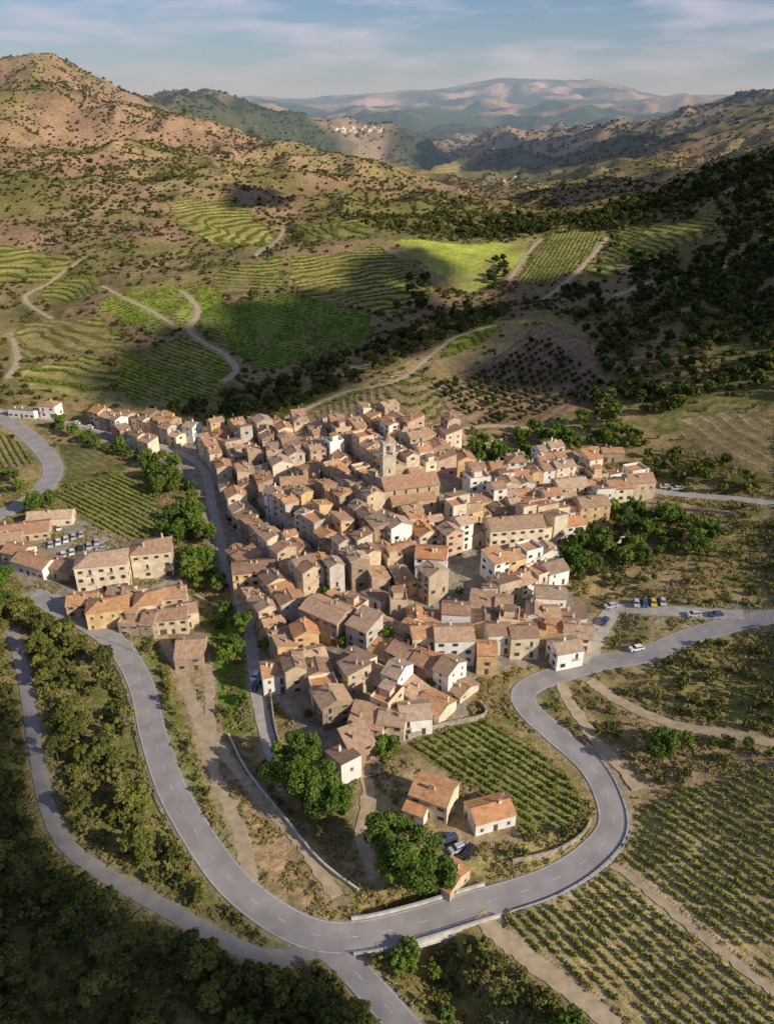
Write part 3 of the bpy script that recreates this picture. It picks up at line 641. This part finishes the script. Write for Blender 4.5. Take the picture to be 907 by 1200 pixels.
# ---------------------------------------------------------------- trees
def leaves(cent,rad,n,size,rng,upbias=.3):
    k=rng.integers(0,len(cent),n); d=rng.normal(size=(n,3)); d/=np.linalg.norm(d,axis=1)[:,None]; r=rng.random(n)**.45
    p=cent[k]+d*rad[k]*r[:,None]
    nr=d+rng.normal(size=(n,3))*.6; nr[:,2]+=upbias; nr/=np.linalg.norm(nr,axis=1)[:,None]
    a=np.cross(nr,rng.normal(size=(n,3))); a/=np.linalg.norm(a,axis=1)[:,None]; b=np.cross(nr,a)
    s=(size*(.6+.8*rng.random(n)))[:,None]
    v=np.stack([p-a*s-b*s*.5,p+a*s*.2-b*s*.7,p+a*s+b*s*.5,p-a*s*.3+b*s*.8],1).reshape(-1,3)
    return v
def tree(name,kind,seed,n,size,h,cr,leafm,loc=(0,0,0)):
    rng=np.random.default_rng(seed); mb=MB()
    if kind=='shrub': th=.15*h
    elif kind=='pine': th=.35*h
    else: th=.3*h
    K=9 if kind=='shrub' else (18 if kind=='pine' else 24)
    cz0=(h+th)/2
    ang=rng.random(K)*6.283; rr=cr*np.sqrt(rng.random(K))*.8; zz=(rng.random(K)*2-1)*(h-th)/2*.75
    if kind=='pine': zz=(h-th)/2*(.75-1.6*rr/cr*(.4+.6*rng.random(K)))
    lim=np.sqrt(np.clip(1-(zz/((h-th)/2+.01))**2,.15,1)); rr*=lim
    cent=np.c_[rr*np.cos(ang),rr*np.sin(ang),cz0+zz]
    q_=.36 if kind=='shrub' else .29
    rad=np.c_[np.full(K,cr*q_),np.full(K,cr*q_),np.full(K,(h-th)*(.18 if kind!='pine' else .12))]*(.6+.7*rng.random((K,1)))
    if kind!='shrub':
        mb.cyl((0,0,-.6),(0,0,th),.035*h*.7,.02*h*.8,7,BARK,False); mb.cyl((0,0,th),(0,0,h*.85),.018*h*.8,.05,6,BARK,False)
        for i in range(0,K,2):
            c=cent[i]; mb.cyl((0,0,th*.7+(c[2]-th*.7)*.3),tuple(c),.012*h,.03,5,BARK,False)
    else:
        for i in range(4): mb.cyl((0,0,-.3),tuple(cent[i]),.07,.02,4,BARK,False)
    lv=leaves(cent,rad,n,size,rng); b=len(mb.v); mb.v+=[tuple(p) for p in lv]; li=mb.mi(leafm)
    for i in range(n): mb.f.append((b+4*i,b+4*i+1,b+4*i+2,b+4*i+3)); mb.m.append(li)
    return mb.obj(name,loc)
def at(u,v): return tuple(G(u,v))
pines=[tree('pine_tree','pine',10+i,1500,.3,6.5+i*.9,2.3+.3*i,LP,at(*p)) for i,p in enumerate([(60,1120),(120,900),(150,960),(165,1010)])]
broads=[tree('broadleaf_tree','broad',20+i,1700,.36,7.5+i,3.4+.4*i,LB,at(*p)) for i,p in enumerate([(210,640),(225,670),(640,560)])]
shrubs=[tree('shrub','shrub',30+i,260,.28,2.2+.4*i,1.6,LS,at(*p)) for i,p in enumerate([(780,790),(830,800),(700,860)])]
farsh=[tree('hill_shrub','shrub',40+i,60,.8,2.6,2.3,LH,at(*p)) for i,p in enumerate([(100,300),(300,260)])]
fart=[tree('hill_tree','broad',45+i,190,.95,6.5,3.2,LP,at(*p)) for i,p in enumerate([(610,268),(470,395)])]
fart2=[tree('dark_hill_tree','broad',48+i,190,.95,6.5,3.2,LDK,at(*p)) for i,p in enumerate([(860,372)])]
vine=tree('vine_plant','shrub',50,80,.17,1.15,.52,LV,at(520,880))
rowv=tree('vine_row_bush','shrub',51,30,.45,1.3,1.2,LV,at(400,320))
tuft=tree('grass_tuft','shrub',52,46,.22,.8,1.2,LD,at(560,1000))
for i,(u,v,h,cr) in enumerate([(335,925,12,6),(365,945,14,7.5),(385,965,12,6),(352,905,11,5.5),(455,1010,12,6),(485,1035,13,7),(505,1050,10,5),(470,1040,11,5.5)]):
    tree('plane_tree','broad',100+i,8500,.27,h,cr,LB,at(u,v))
for i,(u,v,h,cr) in enumerate([(285,745,9,4),(452,885,5,3.5),(610,560,10,5),(590,555,9,4.5),(280,770,7,3)]):
    tree('broadleaf_tree','broad',130+i,2600,.34,h,cr,LB,at(u,v))

def scatter(name,pts,sc,src):
    n=len(pts)
    if n==0: return
    me=bpy.data.meshes.new(name); me.vertices.add(n); me.vertices.foreach_set('co',np.asarray(pts,np.float32).ravel())
    a=me.attributes.new('sc','FLOAT','POINT'); a.data.foreach_set('value',np.asarray(sc,np.float32))
    a=me.attributes.new('rz','FLOAT','POINT'); a.data.foreach_set('value',(np.random.rand(n)*6.283).astype(np.float32))
    o=bpy.data.objects.new(name,me); COL.objects.link(o)
    ng=bpy.data.node_groups.new(name,'GeometryNodeTree')
    ng.interface.new_socket(name='Geometry',in_out='INPUT',socket_type='NodeSocketGeometry'); ng.interface.new_socket(name='Geometry',in_out='OUTPUT',socket_type='NodeSocketGeometry')
    N=ng.nodes; gi=N.new('NodeGroupInput'); go=N.new('NodeGroupOutput'); ip=N.new('GeometryNodeInstanceOnPoints'); oi=N.new('GeometryNodeObjectInfo')
    oi.inputs['Object'].default_value=src; oi.inputs['As Instance'].default_value=True; oi.transform_space='ORIGINAL'
    def na(nm):
        q=N.new('GeometryNodeInputNamedAttribute'); q.data_type='FLOAT'; q.inputs['Name'].default_value=nm
        return next(o_ for o_ in q.outputs if o_.enabled and o_.name=='Attribute')
    cx=N.new('ShaderNodeCombineXYZ'); ng.links.new(na('rz'),cx.inputs[2]); ng.links.new(cx.outputs[0],ip.inputs['Rotation']); ng.links.new(na('sc'),ip.inputs['Scale'])
    ng.links.new(gi.outputs[0],ip.inputs['Points']); ng.links.new(oi.outputs['Geometry'],ip.inputs['Instance']); ng.links.new(ip.outputs[0],go.inputs[0])
    md=o.modifiers.new('instances','NODES'); md.node_group=ng
def split(name,pts,sc,srcs):
    k=np.random.randint(0,len(srcs),len(pts))
    for i,s in enumerate(srcs): scatter(name,pts[k==i],sc[k==i],s)
hx_=np.array([o[0] for o in OCC]); hy_=np.array([o[1] for o in OCC]); hr_=np.array([o[2] for o in OCC])
def ok(x,y,rd=1.5,hm=1.5):
    m=bil(roaddist,x,y)>rd
    near=np.nonzero(y<420)[0]
    for c in np.array_split(near,max(1,len(near)//2000)):
        if len(c)==0: continue
        d=(x[c,None]-hx_)**2+(y[c,None]-hy_)**2 < (hr_+hm)**2
        m[c]&=~d.any(1)
    return m
nvf=noveg.astype(float)
def in_poly_pts(px,dens,rd=1.5,mask=True,clump=0,hm=1.5):
    w=GP(px)[:,:2]; x0,y0=w.min(0); x1,y1=w.max(0); n=int((x1-x0)*(y1-y0)*dens)
    n=min(n,60000); x=np.random.uniform(x0,x1,n); y=np.random.uniform(y0,y1,n); m=inpoly(x,y,w)&ok(x,y,rd,hm)
    if mask: m&=bil(nvf,x,y)<.4
    if clump: m&=np.random.rand(n)<sst(.3,.6,fbm(x,y,14,3,91))*clump+(1-clump)
    x=x[m];y=y[m]; return np.c_[x,y,hgt(x,y)]
def rs_(n,a,b): return a+(b-a)*np.random.rand(n)**1.3
FOR=[(-150,700),(60,722),(130,772),(160,860),(185,940),(250,1040),(350,1110),(440,1200),(480,1300),(-300,1300)]
p=in_poly_pts(FOR,.055,2.5,clump=.85); split('pine_forest',p,rs_(len(p),.4,1.15),pines)
FOR2=[(-200,1000),(60,1000),(150,1050),(300,1130),(440,1220),(480,1300),(-300,1300)]
p=in_poly_pts(FOR2,.05,2.5); split('pine_forest',p,rs_(len(p),.4,1.1),pines)
p=in_poly_pts(FOR,.20,1.2,clump=.5); split('undergrowth',p,rs_(len(p),.3,1.1),shrubs)
for px,dn in [([(200,600),(240,600),(262,700),(225,690),(205,640)],.06),([(245,725),(285,715),(296,790),(315,870),(290,880),(250,830)],.012),
   ([(640,610),(700,605),(790,600),(850,620),(800,680),(740,690),(665,690)],.04),([(545,525),(620,510),(720,480),(740,520),(690,535),(640,545),(560,560)],.045),
   ([(150,535),(200,545),(240,590),(235,640),(190,630),(185,580)],.04),([(0,650),(60,660),(90,710),(0,720)],.025),([(760,860),(800,850),(810,890),(760,900)],.06),([(700,700),(760,740),(720,760)],.02),
   ([(640,800),(660,860),(740,930),(745,940),(660,860)],.03),([(860,860),(920,860),(920,890),(860,880)],.05),([(440,1120),(560,1100),(700,1220),(460,1260)],.02),([(0,560),(60,575),(60,600),(0,610)],.03),([(60,500),(190,530),(200,545),(60,520)],.03)]:
    p=in_poly_pts(px,dn,2,dn<.03); split('broadleaf_grove',p,rs_(len(p),.35,.95),broads)
p=in_poly_pts(VIL,.006,.8,False,hm=-1.0); split('garden_tree',p,rs_(len(p),.3,.6),broads)
for px,dn in [([(430,1105),(560,1085),(700,1220),(430,1260)],.5),([(145,745),(185,765),(240,920),(290,1010),(265,1015),(200,900)],.16),([(620,830),(720,750),(920,740),(920,870),(740,940),(680,880)],.13),([(650,600),(907,600),(907,720),(720,710)],.10),([(420,890),(480,900),(520,990),(420,1060)],.08),([(250,860),(300,900),(430,1060),(400,1060),(300,950)],.16),([(540,1000),(690,965),(700,990),(580,1040)],.06),([(740,870),(920,880),(920,910),(740,940)],.08)]:
    p=in_poly_pts(px,dn,1.2,False,clump=.85); split('scrub',p,rs_(len(p),.2,1.0),shrubs)
n=70000; y=np.sqrt(np.random.uniform(60.**2,290.**2,n)); x=np.random.uniform(-.85,.85,n)*y
m=(fbm(x,y,6,3,77)>.46)&(bil(roaddist,x,y)>.5)&(bil(vilm.astype(float),x,y)<.3)&(bil(rowm,x,y)<.3); x=x[m];y=y[m]; m=ok(x,y,.5,.5); x=x[m];y=y[m]
scatter('grass_tufts',np.c_[x,y,hgt(x,y)],rs_(len(x),.3,1.0),tuft); print('tufts',len(x))
for px,dn,a,b_,sr in [([(190,488),(330,448),(450,402),(560,352),(600,368),(480,422),(380,468),(320,505),(250,508)],.03,.5,1.1,fart+fart2),
   ([(690,480),(705,390),(800,340),(960,290),(960,470),(850,450),(780,490)],.045,.4,1.1,fart+fart2+fart2),([(600,275),(700,246),(830,198),(960,180),(960,215),(760,262)],.02,.5,1.2,fart2),
   ([(840,235),(960,200),(960,330),(860,330)],.03,.5,1.1,fart2),([(740,300),(850,290),(960,310),(960,380),(740,360)],.025,.5,1.1,fart2),
   ([(530,262),(620,255),(640,275),(540,282)],.02,.6,1.1,fart2),([(470,330),(500,330),(505,365),(465,365)],.02,.6,1.1,fart2),([(570,310),(600,300),(600,345),(575,350)],.02,.6,1.1,fart2),
   ([(410,250),(480,250),(560,256),(450,280)],.014,.5,1.1,fart),([(640,340),(700,340),(715,400),(690,400)],.02,.5,1.1,fart2),
   ([(700,260),(740,265),(720,330),(700,335)],.006,.6,1.1,fart),([(720,500),(907,560),(907,610),(760,560)],.025,.4,.9,fart)]:
    p=in_poly_pts(px,dn,2,False,clump=.6); split('hillside_trees',p,rs_(len(p),a,b_),sr)
w=GP([(508,455),(640,395),(700,445),(690,470),(560,500)])[:,:2]; a=G(520,460)[:2]; b=G(650,390)[:2]; T=(b-a)/np.linalg.norm(b-a); Nm=np.array([-T[1],T[0]])
gg=np.array([[i*4.6,j*4.6] for i in range(-60,60) for j in range(-60,60)],float)+np.random.normal(0,.4,(14400,2)); pp=a+gg[:,:1]*T+gg[:,1:]*Nm
m=inpoly(pp[:,0],pp[:,1],w)&(np.random.rand(len(pp))<.85); pp=pp[m]; split('olive_orchard',np.c_[pp,hgt(pp[:,0],pp[:,1])],rs_(len(pp),.28,.6),fart2)
for fi in (12,13,17,18):
    poly,a,t_,sp=FW[fi]; Nm=np.array([-t_[1],t_[0]]); step=.8
    ii=np.arange(-260,260); jj=np.arange(-160,160); I_,J_=np.meshgrid(ii,jj); J0=round(float(a@Nm)/sp)
    pp=(a@t_)*t_+(I_.ravel()*step)[:,None]*t_+((J_.ravel()+J0+.25-.15)*sp)[:,None]*Nm
    pp+=np.random.normal(0,.1,pp.shape)
    kk=pp[:,1]>60; pp=pp[kk]
    m=inpoly(pp[:,0],pp[:,1],poly); pp=pp[m]; m=ok(pp[:,0],pp[:,1],.9)&(np.random.rand(len(pp))<.93)&(vn(pp[:,0]/6,pp[:,1]/6,3)>.06); pp=pp[m]
    scatter('vineyard',np.c_[pp,hgt(pp[:,0],pp[:,1])],rs_(len(pp),.55,1.2),vine)
n=300000; y=np.sqrt(np.random.uniform(330.**2,900.**2,n)); x=np.random.uniform(-.6,.6,n)*y
j=np.clip(((np.log(y)-l_ax[0])/dl+.5).astype(int),0,NY-1); i=np.clip(((x/y-s_ax[0])/ds+.5).astype(int),0,NS-1)
fr=np.mod(bil(row,x,y),1); m=(rowm[j,i]>0)&(abs(fr-.12)<.12)&ok(x,y,1.5)&(y<900)&(vn(x/25,y/25,8)>.2)
m&=~inpoly(x,y,GP(fields[0][0]))&~inpoly(x,y,GP(fields[15][0]))
x=x[m];y=y[m]; scatter('terrace_vines',np.c_[x,y,hgt(x,y)],rs_(len(x),.4,.9),rowv); print('terrace',len(x))
def band(name,y0,y1,sl,dens,a,b_,srcs,thr=.42):
    area=sl*(y1*y1-y0*y0); n=int(area*dens); y=np.sqrt(np.random.uniform(y0*y0,y1*y1,n)); x=np.random.uniform(-sl,sl,n)*y
    pr=sst(thr,thr+.22,fbm(x,y,70,3,21)*.6+fbm(x,y,15,2,22)*.4)
    m=(np.random.rand(n)<pr*.85+.15)&(bil(nvf,x,y)<.4)&ok(x,y,2); x=x[m];y=y[m]
    split(name,np.c_[x,y,hgt(x,y)],rs_(len(x),a,b_),srcs); print(name,len(x))
band('scrub',150,330,.8,.03,.3,1.0,shrubs)
band('hill_scrub',330,700,.7,.06,.2,.9,farsh)
band('hill_scrub',700,1700,.62,.04,.35,1.0,farsh,.36)
band('hillside_trees',450,1700,.62,.0014,.4,1.0,fart,.40)
band('distant_woods',1700,3800,.6,.006,1.0,2.4,farsh,.40)

# ---------------------------------------------------------------- cars
def carmesh(name,col,rough=.35):
    pm=mat('car_paint_'+name,col,tuple(c*.95 for c in col),1,rough,spec=.5); mb=MB()
    prof=[(-2.1,.35),(-2.12,.75),(-1.9,.95),(-1.0,1.0),(1.7,1.02),(2.05,.9),(2.1,.35)]
    def ext(pf,hw0,hw1,m):
        b=len(mb.v); n=len(pf); zt=max(p[1] for p in pf); zb=min(p[1] for p in pf)
        for sg in(-1,1):
            for x,z in pf: mb.v.append((x,sg*(hw0+(hw1-hw0)*(z-zb)/(zt-zb)),z))
        mb.f.append(tuple(b+i for i in reversed(range(n)))); mb.f.append(tuple(b+n+i for i in range(n))); mb.m+=[mb.mi(m)]*2
        for i in range(n): mb.f.append((b+i,b+(i+1)%n,b+n+(i+1)%n,b+n+i)); mb.m.append(mb.mi(m))
    ext(prof,.88,.84,pm); ext([(-1.15,1.001),(-.55,1.42),(1.35,1.42),(1.85,1.001)],.78,.62,MT['glass']); ext([(-.6,1.421),(-.5,1.48),(1.25,1.48),(1.4,1.421)],.66,.6,pm)
    for sx in(-1.3,1.3):
        for sy in(-1,1): mb.cyl((sx,sy*.7,.33),(sx,sy*.9,.33),.33,.33,12,MT['rubber'])
    for sy in(-.6,.6): mb.box(-2.15,-2.1,sy-.18,sy+.18,.62,.78,MT['paint'])
    return mb.mesh('parked_car')
cm=[carmesh('white',(.75,.75,.75)),carmesh('silver',(.45,.46,.48)),carmesh('black',(.03,.03,.035)),carmesh('red',(.25,.05,.04)),carmesh('blue',(.05,.08,.16)),carmesh('yellow',(.6,.45,.06))]
cars=[(60,640,110),(69,637,110),(78,634,110),(87,631,110),(96,628,110),(75,652,110),(85,649,110),(95,645,110),(105,642,110),(114,637,110),(70,620,110),(120,645,10),(95,658,15),
 (715,712,20),(745,709,80),(755,709,80),(765,708,80),(776,707,80),(812,722,5),(838,722,5),(779,572,5),(792,574,5),(806,576,5),(440,905,70),(536,996,30),(549,1000,60),(525,985,20),(300,795,75),(300,806,75),(708,730,60),(90,497,-10),(105,502,-10),(262,690,70),(745,762,15)]
cw=[0,1,0,1,2,0,1,4]
for i,(u,v,an) in enumerate(cars):
    g=G(u,v); zz=g[2]+(.17 if bil(roaddist,g[0],g[1])<.3 else .02); c=5 if (u,v)==(765,708) else random.choice(cw)
    o=bpy.data.objects.new('parked_car',cm[c]); o.location=(g[0],g[1],float(zz)); o.rotation_euler=(0,0,math.radians(an)); COL.objects.link(o)
for u,v in [(150,770),(300,745),(298,815),(690,770),(760,760),(640,788),(860,728),(20,500),(100,735),(780,700)]:
    g=G(u,v); mb=MB(); mb.cyl((0,0,-.3),(0,0,7),.1,.06,8,MT['metal']); mb.cyl((0,0,6.95),(1.4,0,7.3),.05,.04,6,MT['metal']); mb.box(1.2,1.9,-.14,.14,7.25,7.4,MT['metal']); mb.obj('street_lamp',(g[0]+1,g[1]+2.5,g[2]),random.uniform(0,6))

# ---------------------------------------------------------------- sun, sky, added shadow clouds, haze
EL=math.radians(28); AZ=math.radians(118)   # azimuth clockwise from +Y
sd=np.array([math.sin(AZ)*math.cos(EL),math.cos(AZ)*math.cos(EL),math.sin(EL)])
sl=bpy.data.lights.new('sun','SUN'); sl.energy=5; sl.angle=math.radians(.5); sl.color=(1,.89,.72); so=bpy.data.objects.new('sun',sl); COL.objects.link(so)
so.rotation_euler=Vector(sd).to_track_quat('Z','Y').to_euler(); so.location=(300,-200,400)
w=bpy.data.worlds.new("World"); SC.world=w; w.use_nodes=True; N=w.node_tree.nodes; Lk=w.node_tree.links; bg=N['Background']
sk=N.new('ShaderNodeTexSky'); sk.sky_type='NISHITA'; sk.sun_disc=False; sk.sun_elevation=EL; sk.sun_rotation=AZ; sk.dust_density=.4; sk.air_density=1.0; sk.ozone_density=3
bg.inputs[1].default_value=.075
tn=N.new('ShaderNodeMix'); tn.data_type='RGBA'; tn.blend_type='MULTIPLY'; tn.inputs[0].default_value=1; tn.inputs[7].default_value=(.80,.93,1.22,1); Lk.new(sk.outputs[0],tn.inputs[6])
tc=N.new('ShaderNodeTexCoord'); mp=N.new('ShaderNodeMapping'); mp.inputs['Scale'].default_value=(3,3,16); mp.inputs['Location'].default_value=(.6,0,.1); Lk.new(tc.outputs['Generated'],mp.inputs[0])
nz=N.new('ShaderNodeTexNoise'); nz.inputs['Scale'].default_value=2.1; nz.inputs['Detail'].default_value=8; nz.inputs['Roughness'].default_value=.56; Lk.new(mp.outputs[0],nz.inputs[0])
mr=N.new('ShaderNodeMapRange'); mr.inputs[1].default_value=.46; mr.inputs[2].default_value=.64; mr.inputs[4].default_value=.85; Lk.new(nz.outputs['Fac'],mr.inputs[0])
mxw=N.new('ShaderNodeMix'); mxw.data_type='RGBA'; Lk.new(mr.outputs[0],mxw.inputs[0]); Lk.new(tn.outputs[2],mxw.inputs[6]); mxw.inputs[7].default_value=(7.6,7.6,9.6,1); Lk.new(mxw.outputs[2],bg.inputs[0])
CM=mat('shadow_cloud_white',(.85,.85,.87),(.8,.8,.82),.01,1)
shad=[[(150,450),(190,405),(240,368),(320,345),(395,335),(405,300),(455,283),(505,305),(495,350),(560,365),(520,405),(440,430),(400,470),(320,500),(200,480)],
 [(690,352),(725,318),(800,305),(840,285),(810,262),(740,258),(770,230),(850,190),(1050,165),(1050,400),(900,405),(860,440),(800,435),(760,455),(700,450)],
 [(-250,780),(0,830),(18,915),(45,985),(110,1038),(200,1088),(290,1130),(370,1155),(430,1205),(470,1300),(-300,1350)],
 [(255,210),(330,225),(345,250),(270,245)],[(630,228),(780,198),(795,215),(655,243)],[(560,370),(640,345),(700,350),(720,380),(700,420),(640,380),(600,372)],[(480,165),(640,160),(760,180),(640,200),(520,190)]]
ALT=760
for k,px in enumerate(shad):  # unseen puff clusters added off-frame, shaped to cast these shadow outlines on the ground
    wp=GP(px); Lr=(ALT-wp[:,2].mean())/sd[2]; off=sd*Lr; p2=wp[:,:2]
    x0,y0=p2.min(0); x1,y1=p2.max(0); ar=0.5*abs(np.dot(p2[:,0],np.roll(p2[:,1],1))-np.dot(p2[:,1],np.roll(p2[:,0],1)))
    r=math.sqrt(ar)*.075; bm=bmesh.new(); cnt=0; tries=0
    while cnt<230 and tries<8000:
        tries+=1; x=random.uniform(x0,x1); y=random.uniform(y0,y1)
        if not inpoly(np.array([x]),np.array([y]),p2)[0]: continue
        rr=r*random.uniform(.6,1.25); zz=random.uniform(-.4,1.0)*r
        pos_=Vector((x+off[0]+sd[0]*zz/sd[2],y+off[1]+sd[1]*zz/sd[2],ALT+zz))
        bmesh.ops.create_icosphere(bm,subdivisions=2,radius=rr,matrix=Matrix.Translation(pos_)@Matrix.Diagonal((1,1,.55,1))); cnt+=1
    for v_ in bm.verts: v_.co+=Vector((random.gauss(0,1),random.gauss(0,1),random.gauss(0,.5)))*r*.06
    me=bpy.data.meshes.new('shadow_cloud'); bm.to_mesh(me); bm.free(); me.materials.append(CM); COL.objects.link(bpy.data.objects.new('shadow_cloud',me))
hm=bpy.data.materials.new('haze'); hm.use_nodes=True; N=hm.node_tree.nodes; N.remove(N['Principled BSDF']); vs=N.new('ShaderNodeVolumeScatter')
vs.inputs['Color'].default_value=(.5,.72,1,1); vs.inputs['Density'].default_value=1.5e-4; hm.node_tree.links.new(vs.outputs[0],N['Material Output'].inputs['Volume'])
mb=MB(); mb.box(-44000,44000,1100,31000,-400,440,hm); mb.obj('atmosphere_haze')
